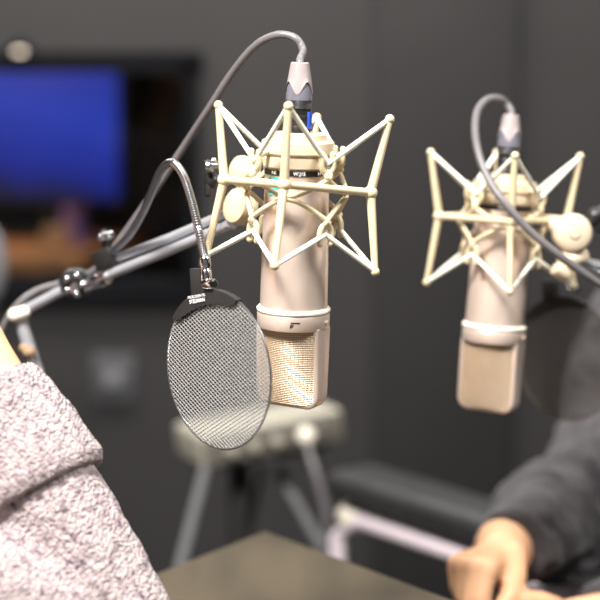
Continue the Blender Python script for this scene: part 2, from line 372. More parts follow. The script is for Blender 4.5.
def make_mount(mx, label, phi0, lean, zc, group, swivel, nod=0):
    """mx: microphone axis frame (no yaw). zc: height of the frame's middle."""
    root = empty('shock_mount', label, 'shock mount', mx @ Mx.Translation((0, 0, zc)), group)
    Lm = Mx.Rotation(lean, 4, 'Y') @ Mx.Rotation(nod, 4, 'X')
    def vp(i, r, z):
        a = R(phi0 + 90 * i); return Lm @ V((r * math.cos(a), -r * math.sin(a), z))
    RM, RTP, ZT, ZB = .057, .0665, .0565, -.0595
    mid = [vp(i, RM, 0) for i in range(4)]; top = [vp(i, RTP, ZT) for i in range(4)]; bot = [vp(i, RTP - .0005, ZB) for i in range(4)]
    b = B()
    for i in range(4): tube(b, [mid[i], mid[(i + 1) % 4]], .0031, 14)
    for i in range(4): ball(b, mid[i], .0054, 16)
    obj('square_rail', b, M['cream'], root)
    for i in range(4):
        b = B(); tube(b, [top[i], mid[i]], .0027, 12, rf=lambda t: .0027 + .0009 * t); tube(b, [mid[i], bot[i]], .0036, 12, rf=lambda t: .0036 - .0011 * t)
        ball(b, top[i], .0037, 14, (1, 1, 1)); ball(b, bot[i], .0036, 14)
        obj('corner_post', b, M['cream'], root)
    # inner cage
    ZU, ZL, RH = .0215, -.0335, .038
    def hp(i, r, z):
        a = R(phi0 + 45 + 90 * i); return V((r * math.cos(a), -r * math.sin(a), z))
    b = B()
    for i in range(4):
        tg = V((-math.sin(R(phi0 + 45 + 90 * i)), -math.cos(R(phi0 + 45 + 90 * i)), 0))
        u, l = hp(i, RH, ZU), hp(i, RH, ZL)
        # fork-shaped hooks, above and below
        for z, sg in ((ZU, 1), (ZL, -1)):
            c = hp(i, RH + .001, z)
            tube(b, [c + tg * .0050 + V((0, 0, sg * .006)), c + tg * .0050 - V((0, 0, sg * .004)), c - V((0, 0, sg * .0085)), c - tg * .0050 - V((0, 0, sg * .004)), c - tg * .0050 + V((0, 0, sg * .006))], .0024, 10, smooth=4)
            for q in (-1, 1): ball(b, c + tg * .0050 * q + V((0, 0, sg * .006)), .0025, 10)
        # arms from the clamp ring
        tube(b, [hp(i, .026, ZU + .006), hp(i, .034, ZU + .004), hp(i, RH, ZU - .003)], .0026, 10, smooth=3)
        # crossing rods on this side: V from above, arch from below
        a = R(phi0 + 90 * (i + 1)); ap = lambda z, r: V((r * math.cos(a), -r * math.sin(a), z))
        j = (i + 1) % 4
        tube(b, [hp(i, .0375, ZU - .006), hp(i, .0405, ZU - .0125), ap(-.004, .0385), hp(j, .0405, ZU - .0125), hp(j, .0375, ZU - .006)], .0020, 10, smooth=5)
        tube(b, [hp(i, .0375, ZL + .006), hp(i, .0405, ZL + .0115), ap(-.006, .0385), hp(j, .0405, ZL + .0115), hp(j, .0375, ZL + .006)], .0020, 10, smooth=5)
    obj('inner_cage', b, M['cream'], root)
    b = B()
    zz = .1275 - zc
    lathe(b, [(.0, zz + .0225), (.0105, zz + .0225), (.021, zz + .0222), (.0218, zz + .0215), (.0218, zz + .0172), (.0265, zz + .0168), (.0278, zz + .0155), (.0278, zz + .0075), (.027, zz + .0066), (.0255, zz + .006), (.0255, zz + .005), (.0264, zz + .0046), (.0264, zz - .003), (.0257, zz - .0038), (.0249, zz - .004)][::-1], 56, cap=False)
    obj('clamp_ring', b, M['creamlt'], root)
    for up in (1, 0):
        for i in range(4):
            e = top[i] if up else bot[i]; z = ZU if up else ZL; sg = 1 if up else -1
            for j in ((i - 1) % 4, i):
                h = hp(j, RH + .001, z - sg * .001)
                d = (h - e).normalized(); q = frame_from(d)[0]
                b = B(); tube(b, [e, h], .0020, 10)
                ball(b, h, .0023, 10)
                obj('elastic_cord', b, M['elastic'], root)
    # swivel
    if swivel == 'left':
        I = inv(root)
        g = lambda px, py, d: I @ P(px, py, d)
        b = B()
        c1, c2 = g(245, 172, 1.372), g(241, 207, 1.372); ax = (I.to_3x3() @ V((-.72, -.62, .22)))
        ax.normalize()
        for c, rr in ((c1, .0128), (c2, .0148)):
            lathe(b, [(0, -.0125), (rr * .3, -.0122), (rr * .36, -.0108), (rr * .66, -.0098), (rr * .72, -.0082), (rr * .93, -.0066), (rr, -.004), (rr, -.0012), (rr * .96, -.0006), (rr * .96, .0006), (rr, .0012), (rr, .004), (rr * .93, .0075), (rr * .6, .0095), (0, .0095)], 32, axis_mx(c, ax), cap=False)
        cyl(b, c1, c2, .006); 
        tube(b, [c1, (mid[2] + mid[3]) * .5 + V((0, 0, .002))], .005, 12)
        obj('swivel_joint', b, M['cream'], root)
        b = B(); k = g(215, 181, 1.37); k2 = g(226, 180, 1.37)
        cyl(b, k2, k, .0045, n=16); d = (k - k2).normalized(); e = k + d * .004
        wing = I.to_3x3() @ V((.1, .2, .97)); wing.normalize()
        caps(b, e + wing * .011, e, .0034, .0048); caps(b, e, e - wing * .010, .0048, .0034); ball(b, e - d * .002, .0065, 14)
        obj('wing_knob', b, M['black'], root)
        b = B(); k3 = g(213, 166, 1.36)
        cyl(b, k3, k3 + d * .006, .005, n=16, bev=.0008); cyl(b, k3 - d * .004, k3, .003); ball(b, k3 + wing * .004, .003, 12)
        obj('screw_head', b, M['chrome'], root)
        return root, P(240, 214, 1.375)
    else:
        I = inv(root)
        g = lambda px, py, d: I @ P(px, py, d)
        b = B(); c1 = g(572, 233, 1.495); ax = I.to_3x3() @ V((.12, -.99, .06)); ax.normalize()
        rr = .0172
        lathe(b, [(0, -.0105), (rr * .25, -.0105), (rr * .3, -.009), (rr * .8, -.009), (rr * .95, -.007), (rr, -.004), (rr, .004), (rr * .95, .007), (rr * .8, .009), (0, .009)], 36, axis_mx(c1, -ax), cap=False)
        # tongue to the frame
        q = g(550, 223, 1.50)
        tube(b, [c1 + (q - c1) * .1, q], .009, 14, rf=lambda t: .0115 - .006 * t); tube(b, [q, mid[0]], .0045, 12)
        c2 = g(573, 255, 1.50); tube(b, [c1, c2], .008, 14)
        cyl(b, g(562, 262, 1.495), g(584, 255, 1.505), .0085, n=24, bev=.001)
        cyl(b, g(555, 268, 1.49), g(566, 276, 1.495), .0065, n=20, bev=.001)
        obj('swivel_joint', b, M['creamlt'], root)
        b = B(); k = g(595, 217, 1.50)
        ball(b, k, .0075, 16, (1, 1, 1.2)); caps(b, k, g(606, 206, 1.50), .006, .004); caps(b, k, g(600, 229, 1.50), .006, .004)
        obj('wing_knob', b, M['black'], root)
        return root, P(576, 262, 1.50)

def make_plug_cable(mx, label, pts, r=.0031, blue=False):
    root = empty('microphone_cable', label, 'cable', mx @ Mx.Translation((0, 0, .150)), 'cables plugged into the microphones')
    SQ = Mx.Diagonal((1, 1, .85, 1))
    b = B(); lathe(b, [(.0093, 0), (.0093, .006), (.0090, .0065), (.0090, .0085), (.0093, .009), (.0093, .0155), (.0090, .016), (.0090, .0175), (.0093, .018), (.0093, .0215)], 36, SQ)
    pb_ = obj('plug_barrel', b, M['black'], root)
    if blue:
        b = B(); box(b, (.003, .006, .013), Mx.Rotation(R(-25), 4, 'Z') @ Mx.Translation((.0088, 0, .0095)), .0008); o = obj('blue_sliver', b, M['blue'], pb_); o['label'] = 'blue sliver'  # small blue sliver on the side of the barrel
    b = B(); lathe(b, [(.0094, .0215), (.0099, .0218), (.0099, .0240), (.0094, .0243), (.0094, .0250), (.0100, .0253), (.0100, .0285), (.0092, .0288)], 36, SQ)
    obj('plug_ring', b, M['steel'], root)
    b = B(); lathe(b, [(.0095, .0285), (.0102, .0290), (.0101, .034), (.0094, .042), (.0084, .048), (.006, .0485)], 36, SQ)
    obj('plug_sleeve', b, M['bootlt'], root)
    # boot with pointed tongues
    b = B(); n = 36; rows = []
    for k, (rr, z) in enumerate([(.0103, .034), (.0097, .042), (.0088, .049), (.0078, .056), (.0070, .0615), (.0062, .0622), (.0040, .0622)]):
        ring = []
        for i in range(n):
            a = 2 * PI * i / n; zz = z
            if k == 0: zz = .034 + .0115 * (.5 - .5 * math.cos(4 * a + .6))
            if k == 1: zz = max(z, .034 + .0115 * (.5 - .5 * math.cos(4 * a + .6)) + .001)
            ring.append(b.verts.new((rr * math.cos(a) * (1.0 if k else 1 - .006 / .0103 * (zz - .034) * 10 * .2), rr * math.sin(a), zz * .85)))
        rows.append(ring)
    for a, c in zip(rows, rows[1:]):
        for i in range(n): b.faces.new((a[i], a[(i + 1) % n], c[(i + 1) % n], c[i]))
    obj('plug_boot', b, M['boot'], root)
    I = inv(root); b = B()
    pp = [V((0, 0, .046)), V((0, 0, .0545))] + [I @ q for q in pts]
    tube(b, pp, r, 12, smooth=8)
    obj('cable_line', b, M['cable'], root)
    return root

def axis_frame(px, py, d, lean, pitch):
    return Mx.Translation(P(px, py, d)) @ Mx.Rotation(R(lean), 4, 'Y') @ Mx.Rotation(R(pitch), 4, 'X')
A1 = axis_frame(293.2, 326, 1.32, 1.5, 2.5)
A2 = axis_frame(493.0, 341, 1.53, 3.9, -1.5)
mic1 = make_mic(A1 @ Mx.Rotation(R(-27), 4, 'Z'), 'sharp front microphone with teal sticker, behind the round pop screen', [(R(-16), 'NE'), (R(31), 'W.J15'), (R(68), 'H')], 101, 31)
mic2 = make_mic(A2 @ Mx.Rotation(R(-27), 4, 'Z'), 'farther soft-focus microphone on the right, without any sticker', [(R(20), 'W.J15')], 0, 0)
G_M = 'cream elastic shock mounts'
mount1, boomend1 = make_mount(A1, 'cream shock mount cradling the front microphone, ball swivel at left', 10, R(3.6), .109, G_M, 'left', R(-6.5))
mount2, boomend2 = make_mount(A2, 'cream shock mount cradling the farther right microphone, swivel at right', 0, R(-2.3), .111, G_M, 'right')
make_plug_cable(A1, 'grey cable arching from top of front microphone down to left boom',
    [P(303, 50, 1.325), P(295, 38, 1.33), P(277, 35, 1.335), P(255, 46, 1.35), P(232, 73, 1.37), P(210, 107, 1.39), P(183, 148, 1.42), P(155, 190, 1.44), P(125, 233, 1.46), P(103, 262, 1.475),
     P(86, 275, 1.49), P(62, 283, 1.50), P(38, 290, 1.505), P(18, 304, 1.505), P(2, 330, 1.51), P(-12, 380, 1.515), P(-22, 480, 1.53), P(-25, 700, 1.55), P(-25, 900, 1.6)], blue=True)
make_plug_cable(A2, 'grey cable looping over the right microphone and across its mount',
    [P(508, 106, 1.53), P(500, 99, 1.525), P(488, 99.5, 1.515), P(478, 110, 1.50), P(475, 130, 1.485), P(479, 155, 1.47), P(489, 180, 1.46), P(505, 203, 1.45), P(530, 231, 1.45), P(560, 256, 1.455), P(600, 284, 1.47), P(660, 320, 1.5), P(720, 350, 1.53)], .0034)

# ------------------------------------------------------------------ pop filters
def make_pop(center, yaw, label, wire, neck, ferr, clampc, flip, bar_r=.0032):
    mx = Mx.Translation(center) @ Mx.Rotation(yaw, 4, 'Z')
    root = empty('pop_filter', label, 'pop filter', mx, 'round pop filters')
    RR = .0590
    b = B(); ang = R(31); pitch = .0027
    for s in (-1, 1):
        d = V((math.cos(ang * s), 0, math.sin(ang * s))); nrm = V((-math.sin(ang * s), 0, math.cos(ang * s)))
        k = int(RR / pitch)
        for i in range(-k, k + 1):
            o = i * pitch; h = math.sqrt(max(0, (RR - .0004) ** 2 - o * o))
            if h < .002: continue
            # flat louvred strand
            c = nrm * o; w = nrm * .00041 + V((0, -.00030, 0)); t = V((0, .00022, 0)) + nrm * .00008
            y = V((0, .00018 * s, 0))
            v = [b.verts.new(c + y + d * (h * q) + e) for q in (-1, 1) for e in (-w - t, w - t, w + t, -w + t)]
            for f in ((0, 1, 5, 4), (1, 2, 6, 5), (2, 3, 7, 6), (3, 0, 4, 7), (3, 2, 1, 0), (4, 5, 6, 7)): b.faces.new([v[j] for j in f])
    obj('metal_screen', b, wire, root, 20)
    b = B(); tube(b, [(RR * math.cos(2 * PI * i / 72), 0, RR * math.sin(2 * PI * i / 72)) for i in range(72)], .00085, 8, closed=True)
    obj('rim', b, M['steel'] if wire is M['screen'] else M['screenshade'], root)
    # black bracket along the top arc
    b = B(); rows = []; n = 24
    for i in range(n + 1):
        u = i / n; a = R(66 + 79 * u)
        thick = .0085 * (math.sin(PI * min(1, max(0, u * 1.0))) ** .45) + .002
        ro, ri = RR + .0015, RR - thick + .0012 * (i % 2)
        rows.append([b.verts.new((r * math.cos(a), y, r * math.sin(a))) for r, y in ((ro, -.0028), (ro, .0028), (ri, .0028), (ri, -.0028))])
    for a, c in zip(rows, rows[1:]):
        for k in range(4): b.faces.new((a[k], a[(k + 1) % 4], c[(k + 1) % 4], c[k]))
    b.faces.new(rows[0]); b.faces.new(rows[-1][::-1])
    I = inv(root)
    RT_ = Mx.Rotation(R(-16), 4, 'Y')   # bracket sits a little round the rim
    tp_ = RT_ @ V((0, 0, RR)); box(b, (.017, .006, .021), Mx.Translation(tp_ + V((-.003, 0, .0075))) @ Mx.Rotation(R(-4), 4, 'Y'), .001)
    br = obj('bracket', b, M['blackmatte'], root)
    if not flip:
        mt = Mx.Translation(tp_ + V((-.0030, -.0032, -.0045))) @ Mx.Rotation(R(-12), 4, 'Y') @ Mx.Rotation(R(90), 4, 'X')
        text_mesh('lettering', 'PROSCREEN XL', .0030, mt @ Mx.Translation((0, .0017, .0003)), M['white'], br, .0001)
        text_mesh('lettering', 'STEDMAN', .0040, mt @ Mx.Translation((0, -.0017, .0003)), M['white'], br, .0001, bold=.00006)
    b = B(); f0, f1 = I @ ferr[0], I @ ferr[1]; d = (f1 - f0)
    lathe(b, [(.0, 0), (.0042, 0), (.0046, .0004), (.0046, d.length * .42), (.0040, d.length * .46), (.0040, d.length * .55), (.0046, d.length * .6), (.0046, d.length * .92), (.0034, d.length)], 28, axis_mx(f0, d))
    cyl(b, f0 + V((.001, -.002, -.002)), f0 + V((.011, -.002, -.001)), .0042, n=20, bev=.0006)
    obj('ferrule', b, M['chrome'], root)
    # coiled gooseneck
    pts = smooth_pts([I @ q for q in neck], 40)
    b = B(); tube(b, pts, bar_r, 12, rf=lambda t: bar_r * (1 + .07 * math.sin(t * len(pts) * 1.57)))
    obj('gooseneck', b, M['steel'], root)
    b = B(); c = I @ clampc
    x = I.to_3x3() @ V((.86, -.35, .36)); x.normalize(); mt = axis_mx(c, x)
    box(b, (.016, .018, .020), mt, .002); cyl(b, c + V((0, 0, .006)), c + V((0, 0, .018)), .004)
    obj('clamp', b, M['black'], root)
    b = B(); lathe(b, [(0, .0), (.0075, .0), (.0085, .001), (.0085, .005), (.0075, .006), (.003, .0065), (.003, .009), (0, .009)], 24, axis_mx(c + V((0, 0, .017)), V((-.2, -.2, .9))), cap=False)
    obj('clamp_screw', b, M['chrome'], root)
    return root
make_pop(P(217.5, 370.5, 1.262), R(-47), 'sharp silver metal pop screen in front of the left microphone', M['screen'],
    [P(205, 261, 1.262), P(202, 245, 1.264), P(196, 218, 1.27), P(190, 195, 1.275), P(183, 175, 1.28), P(175, 164, 1.29), P(167, 164, 1.31), P(159, 174, 1.335), P(151, 194, 1.37), P(142, 214, 1.41), P(129, 235, 1.44), P(112, 252, 1.465)],
    (P(206.5, 281, 1.262), P(204.6, 256, 1.262)), P(107, 259, 1.472), False)
make_pop(P(566, 359, 1.63), R(-45), 'dark blurred pop screen behind and right of the farther microphone', M['screenshade'],
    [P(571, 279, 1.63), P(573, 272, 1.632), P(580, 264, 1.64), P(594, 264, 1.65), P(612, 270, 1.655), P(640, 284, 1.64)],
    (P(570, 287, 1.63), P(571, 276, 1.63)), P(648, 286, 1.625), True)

# ------------------------------------------------------------------ boom arms
def strand(name, pts, r, m, root, n=14, smooth=0):
    b = B(); I = inv(root); tube(b, [I @ p for p in pts], r, n, smooth=smooth); return obj(name, b, m, root)
tl = Pz(102, 588, .75)
boom = empty('boom_arm', 'chrome boom arm carrying the front microphone, crossing behind pop screen', 'boom arm', Mx.Translation(tl), 'microphone boom arms')
j1 = P(76, 283, 1.49); el = P(19, 313, 1.51)
strand('arm_tube', [P(88, 283, 1.485), P(170, 250, 1.43), P(240, 220, 1.38)], .0042, M['silver'], boom)
strand('arm_tube', [P(100, 265, 1.482), P(172, 237, 1.43), P(236, 209, 1.385)], .0038, M['silver'], boom)
b = B(); I = inv(boom)
cyl(b, I @ P(84, 286, 1.485), I @ P(108, 277, 1.47), .0065, n=20, bev=.001); box(b, (.010, .010, .026), axis_mx(I @ P(103, 272, 1.473), I.to_3x3() @ V((.25, 0, 1))), .002)
obj('tube_clamp', b, M['chrome'], boom)
b = B(); box(b, (.008, .010, .024), axis_mx(I @ P(234, 214, 1.383), I.to_3x3() @ V((.3, 0, 1))), .002); tube(b, [I @ P(234, 214, 1.383), I @ boomend1], .004, 12)
obj('end_bracket', b, M['silver'], boom)
b = B(); c = I @ j1; ax = V((-.3, -.93, .1)).normalized()
lathe(b, [(0, -.012), (.009, -.012), (.0135, -.008), (.0135, .007), (.010, .011), (.004, .012), (0, .012)], 10, axis_mx(c, ax), cap=False)
obj('joint_knob', b, M['black'], boom)
b = B()
for a in range(5):
    q = c + V((.0075 * math.cos(a * 1.257), -.0125, .0085 * math.sin(a * 1.257))); ball(b, q, .0034, 12)
cyl(b, c + V((0, -.014, -.004)), c + V((0, -.008, -.004)), .005, n=16, bev=.001)
obj('joint_screw', b, M['chrome'], boom)
strand('arm_tube', [j1, el], .0045, M['silver'], boom)
b = B(); caps(b, I @ P(15, 315, 1.505), I @ P(24, 312, 1.505), .0066, .006)
obj('elbow_cap', b, M['ivory'], boom)
strand('lower_tube', [P(20, 318, 1.512), P(102, 580, 1.535), tl + V((0, 0, .012))], .0062, M['silver'], boom)
b = B(); ball(b, I @ P(29, 352, 1.505), .006, 14, (1, 1, .9)); cyl(b, I @ P(22, 347, 1.51), I @ P(30, 352, 1.505), .004)
o = obj('lower_knob', b, M['tan'], boom); o['label'] = 'tan coloured knob'
b = B(); box(b, (.010, .010, .020), axis_mx(I @ P(46, 390, 1.505), I.to_3x3() @ (P(102, 580, 1.535) - P(20, 318, 1.512))), .0015)
o = obj('cable_clip', b, M['ivory'], boom); o['label'] = 'ivory clip'
b = B(); aabb(b, (-.025, -.03, 0), (.025, .03, .014), .003); obj('table_clamp', b, M['black'], boom)

bx, by = P(980, 380, 1.50).x, P(980, 380, 1.50).y
boom2 = empty('boom_arm', 'chrome boom arm reaching in from right edge to the farther microphone', 'boom arm', Mx.Translation((bx, by, 0)), 'microphone boom arms')
strand('arm_tube', [boomend2, P(602, 276, 1.505), P(980, 345, 1.50)], .0058, M['chrome'], boom2)
strand('upright_tube', [P(980, 345, 1.50), V((bx, by, .03))], .011, M['silver'], boom2)
b = B(); ball(b, inv(boom2) @ P(980, 345, 1.50), .022, 18); obj('elbow_joint', b, M['black'], boom2)
b = B(); lathe(b, [(0, 0), (.14, 0), (.145, .004), (.145, .014), (.05, .024), (.015, .034), (0, .034)], 40, cap=False); obj('round_base', b, M['black'], boom2)

# ------------------------------------------------------------------ table
TZ = .75
c0 = Pz(265, 530, TZ); l1 = Pz(160, 571, TZ); r1 = Pz(458, 601, TZ)
dl = (l1 - c0).normalized(); dr = (r1 - c0).normalized()
table = empty('table', 'olive-brown wooden table corner pointing away at the bottom of the picture', 'table', Mx.Translation((c0.x, c0.y - .7, 0)))
I = inv(table)
pl, pr = c0 + dl * 1.45, c0 + dr * 1.35
poly = [c0, pl, V((pl.x + .1, pl.y - .2, TZ)), V((pr.x - .1, pr.y - .2, TZ)), pr]
b = B(); th = .03
tp = [b.verts.new(I @ p) for p in poly]; bt = [b.verts.new(I @ (p - V((0, 0, th)))) for p in poly]
b.faces.new(tp); b.faces.new(bt[::-1])
for i in range(5): b.faces.new((tp[i], bt[i], bt[(i + 1) % 5], tp[(i + 1) % 5]))
bmesh.ops.recalc_face_normals(b, faces=b.faces)
bmesh.ops.bevel(b, geom=list(b.edges), offset=.003, segments=2, affect='EDGES')
obj('tabletop', b, M['table'], table, 30)
cen = sum(poly, V()) / 5
for p in (c0, pl, pr):
    q = p + (cen - p).normalized() * .22
    b = B(); cyl(b, I @ V((q.x, q.y, 0)), I @ V((q.x, q.y, TZ - th)), .025, n=20, bev=.002); obj('leg', b, M['blackmatte'], table)

# ------------------------------------------------------------------ people
def remesh(o, vox, smooth=4, disp=0, dscale=.05):
    m = o.modifiers.new('join', 'REMESH'); m.mode = 'VOXEL'; m.voxel_size = vox; m.use_smooth_shade = True
    s = o.modifiers.new('soften', 'SMOOTH'); s.factor = .5; s.iterations = smooth
    if disp:
        t = bpy.data.textures.new('folds', 'CLOUDS'); t.noise_scale = dscale; t.noise_depth = 2
        d = o.modifiers.new('folds', 'DISPLACE'); d.texture = t; d.strength = disp; d.mid_level = .5; d.texture_coords = 'LOCAL'
def limb(bm, pts):
    for (p, r), (q, s) in zip(pts, pts[1:]): caps(bm, p, q, r, s, 16)
def head(bm, c, face, up=V((0, 0, 1))):
    """face: unit facing direction; c centre of skull"""
    f = face.normalized(); u = (up - f * up.dot(f)).normalized(); s = f.cross(u)
    rot = Mx((s, f, u)).transposed()
    at = lambda a, bb, cc: c + s * a + f * bb + u * cc
    ball(bm, at(0, -.008, .03), .095, 24, (.80, 1.0, .95), rot)
    ball(bm, at(0, .022, -.035), .075, 20, (.82, .86, 1.0), rot)
    ball(bm, at(0, .058, -.088), .028, 14, (1.1, .8, .8), rot)
    caps(bm, at(0, .09, .008), at(0, .112, -.028), .009, .0135)
    for q in (-1, 1):
        ball(bm, at(q * .012, .100, -.032), .010, 10)
        ball(bm, at(q * .080, -.005, -.008), .03, 14, (.3, .6, 1.0), rot)
        caps(bm, at(q * .018, .087, .022), at(q * .046, .074, .024), .008, .007)
        ball(bm, at(q * .043, .064, -.032), .026, 12)
    caps(bm, at(-.018, .083, -.062), at(.018, .083, -.062), .008, .008)
    return at, rot
def face_bits(at, rot, root, hairlen=.0):
    for q in (-1, 1):
        b = B(); ball(b, at(q * .032, .079, .004), .0115, 14); obj('eye', b, M['eye'], root)
        b = B(); ball(b, at(q * .032, .0885, .004), .0048, 12); obj('iris', b, M['ink'], root)
    b = B(); caps(b, at(-.020, .088, -.061), at(.020, .088, -.061), .005, .005); obj('lips', b, M['lip'], root)
    b = B(); ball(b, at(0, -.022, .048), .103, 24, (.85, .98, .93), rot); ball(b, at(0, -.055, -.01), .085, 20, (.95, .75, 1.2), rot)
    if hairlen:
        for q in (-1, 0, 1): caps(b, at(q * .05, -.06, -.02), at(q * .06, -.07, -.02 - hairlen), .05, .035)
    o = obj('hair', b, M['hair'], root); remesh(o, .006, 3)
def hand(bm, wrist, mcps, fingers, thumb, r=.0085):
    for m_ in mcps: caps(bm, wrist, m_, .0165, .0118)
    for a, c in zip(mcps, mcps[1:]): caps(bm, a, c, .0112, .0112)
    for m_, f in zip(mcps, fingers):
        ch = [m_] + f; rr = [r * 1.22, r * 1.06, r * .95, r * .8]
        for k in range(len(ch) - 1): caps(bm, ch[k], ch[k + 1], rr[k], rr[k + 1], 14)
    rr = [.015, .0125, .0105, .0088]
    for k in range(len(thumb) - 1): caps(bm, thumb[k], thumb[k + 1], rr[k], rr[k + 1], 14)

# --- person at left: knitted sleeve, elbow on the table
elb = P(124, 643, 1.205)
wr = P(-34, 353, 1.245); adir = (wr - elb).normalized()
p1 = empty('person', 'person in pale marled knit sweater with rolled cuff, forearm raised at lower left', 'person', Mx.Translation((-.62, 1.32, 0)))
O1 = V((-.62, 1.32, 0)); L_ = lambda v: V(v) - O1
sh = V((-.47, 1.10, .93)); shl = V((-.50, 1.48, .95)); pel = V((-.66, 1.32, .53)); hd1 = V((-.44, 1.30, 1.205))
b = B()
limb(b, [(L_(pel), .13), (L_((-.62, 1.31, .72)), .125), (L_((-.53, 1.30, .90)), .12)])
limb(b, [(L_(sh), .055), (L_((-.50, 1.29, .98)), .06), (L_(shl), .055)])
limb(b, [(L_((-.50, 1.29, .98)), .055), (L_((-.455, 1.295, 1.12)), .05)])
at1, rot1 = head(b, L_(hd1), V((.95, -.05, -.12)))
limb(b, [(L_(sh), .045), (L_(elb), .036)]); limb(b, [(L_(elb), .037), (L_(elb + (wr - elb) * .35), .037), (L_(wr), .031)])
wr2 = wr + adir * .03; limb(b, [(L_(wr), .032), (L_(wr2), .030)])
# relaxed right hand, loosely curled under the chin
hx = adir; hy = V((.35, .90, .25)); hy = (hy - hx * hy.dot(hx)).normalized(); hz = hx.cross(hy)
H = lambda a, bb, cc: L_(wr2 + hx * a + hy * bb + hz * cc)
mc = [H(.082, .030 - .021 * k, .004 * (k - 1.5) ** 2 * -.3) for k in range(4)]
fg = []
for k, ln in enumerate((.040, .045, .042, .033)):
    bb = .030 - .021 * k
    fg.append([H(.082 + ln * .75, bb, .022), H(.082 + ln * .75, bb, .022 + ln * .62), H(.082 + ln * .35, bb, .022 + ln * .95)])
hand(b, H(.0, 0, 0), mc, fg, [H(.015, .02, .006), H(.045, .044, .020), H(.070, .046, .036), H(.09, .038, .046)])
# legs
for s, y in ((-1, 1.22), (1, 1.42)):
    limb(b, [(L_((-.66, y, .53)), .085), (L_((-.28, y, .56)), .06), (L_((-.24, y, .10)), .038), (L_((-.23, y, .05)), .035), (L_((-.10, y, .035)), .028)])
body = obj('body', b, M['skin'], p1); remesh(body, .0045, 6)
face_bits(at1, rot1, p1, .12)
b = B()
limb(b, [(L_(pel), .150), (L_((-.62, 1.31, .72)), .146), (L_((-.53, 1.30, .90)), .138)])
limb(b, [(L_(sh), .072), (L_((-.50, 1.29, .97)), .070), (L_(shl), .072)])
limb(b, [(L_(sh), .070), (L_(elb + V((-.01, 0, 0))), .0445)])
limb(b, [(L_(shl), .070), (L_((-.46, 1.58, .72)), .055), (L_((-.40, 1.42, .66)), .05)])
limb(b, [(L_(elb), .0445), (L_(elb + adir * .05), .0445), (L_(elb + adir * .12), .043), (L_(elb + adir * .19), .038)])
sw = obj('sweater', b, M['knit'], p1); remesh(sw, .0042, 4, .005, .016)
# rolled cuff over the forearm
b = B(); x, y, z = frame_from(adir); n = 96
prof = [(.038, .126), (.044, .121), (.0490, .122), (.0515, .129), (.0505, .140), (.0490, .155), (.0475, .170), (.0455, .188), (.0430, .202), (.0400, .208), (.0365, .206), (.035, .196)]
prof2 = []
for (r0, z0), (r1_, z1) in zip(prof, prof[1:]):
    for k in range(4): t = k / 4; prof2.append((r0 + (r1_ - r0) * t, z0 + (z1 - z0) * t))
prof2.append(prof[-1]); rows = []
for r, t in prof2:
    row = []
    for i in range(n):
        a = 2 * PI * i / n; p = L_(elb) + z * t + (x * math.cos(a) + y * math.sin(a)) * r
        nn = noise.noise(p * 38) * .0032 + noise.noise(p * 110) * .0012
        rib = .0007 * math.sin(a * 40)
        row.append(b.verts.new(p + (x * math.cos(a) + y * math.sin(a)) * (nn + rib)))
    rows.append(row)
for a, c in zip(rows, rows[1:]):
    for i in range(n): b.faces.new((a[i], a[(i + 1) % n], c[(i + 1) % n], c[i]))
o = obj('rolled_cuff', b, M['knit'], sw, 80)
b = B()
for y in (1.22, 1.42):
    limb(b, [(L_((-.66, y, .53)), .098), (L_((-.28, y, .56)), .072), (L_((-.24, y, .12)), .052)])
limb(b, [(L_((-.66, 1.22, .53)), .1), (L_((-.66, 1.42, .53)), .1)])
o = obj('trousers', b, M['trouser'], p1); remesh(o, .008, 3)
for y in (1.22, 1.42):
    b = B(); limb(b, [(L_((-.24, y, .05)), .046), (L_((-.08, y, .04)), .038)]); ob = obj('shoe', b, M['shoe'], p1)

# --- person at right: dark jacket, hands clasped
W = P(501, 555, 1.625); cuffc = P(505, 547, 1.665); elb2 = P(576, 508, 1.88); sh2 = P(640, 325, 2.06)
O2 = V((.62, 2.32, 0)); L2 = lambda v: V(v) - O2
p2 = empty('person', 'person in charcoal jacket with clasped bare hands at lower right', 'person', Mx.Translation(O2))
shl2 = V((.80, 2.14, .93)); hd2 = V((.60, 1.99, 1.20)); pel2 = V((.63, 2.34, .53))
W2 = P(572, 630, 1.60); elbl = P(800, 590, 1.78)
b = B()
limb(b, [(L2(pel2), .13), (L2((.62, 2.26, .72)), .125), (L2((.60, 2.16, .88)), .12)])
limb(b, [(L2(sh2), .040), (L2((.60, 2.12, .97)), .055), (L2(shl2), .045)])
limb(b, [(L2((.60, 2.12, .97)), .055), (L2((.60, 2.04, 1.11)), .05)])
at2, rot2 = head(b, L2(hd2), V((-.45, -.85, -.15)))
limb(b, [(L2(sh2), .038), (L2(elb2), .034), (L2(cuffc), .030), (L2(W), .026)])
limb(b, [(L2(shl2), .04), (L2(elbl), .036), (L2(W2), .029)])
Q = lambda px, py, d: L2(P(px, py, d))
hand(b, L2(W), [Q(487, 570, 1.545), Q(476, 568, 1.55), Q(466, 567, 1.562), Q(458, 566, 1.578)],
     [[Q(480, 602, 1.535), Q(498, 622, 1.545), Q(513, 626, 1.565)], [Q(469, 605, 1.54), Q(488, 628, 1.55), Q(506, 634, 1.57)],
      [Q(463, 597, 1.552), Q(478, 620, 1.565), Q(495, 630, 1.58)], [Q(459, 588, 1.568), Q(470, 610, 1.58), Q(486, 620, 1.59)]],
     [Q(512, 556, 1.60), Q(514, 576, 1.575), Q(509, 595, 1.555), Q(500, 612, 1.545)], .0088)
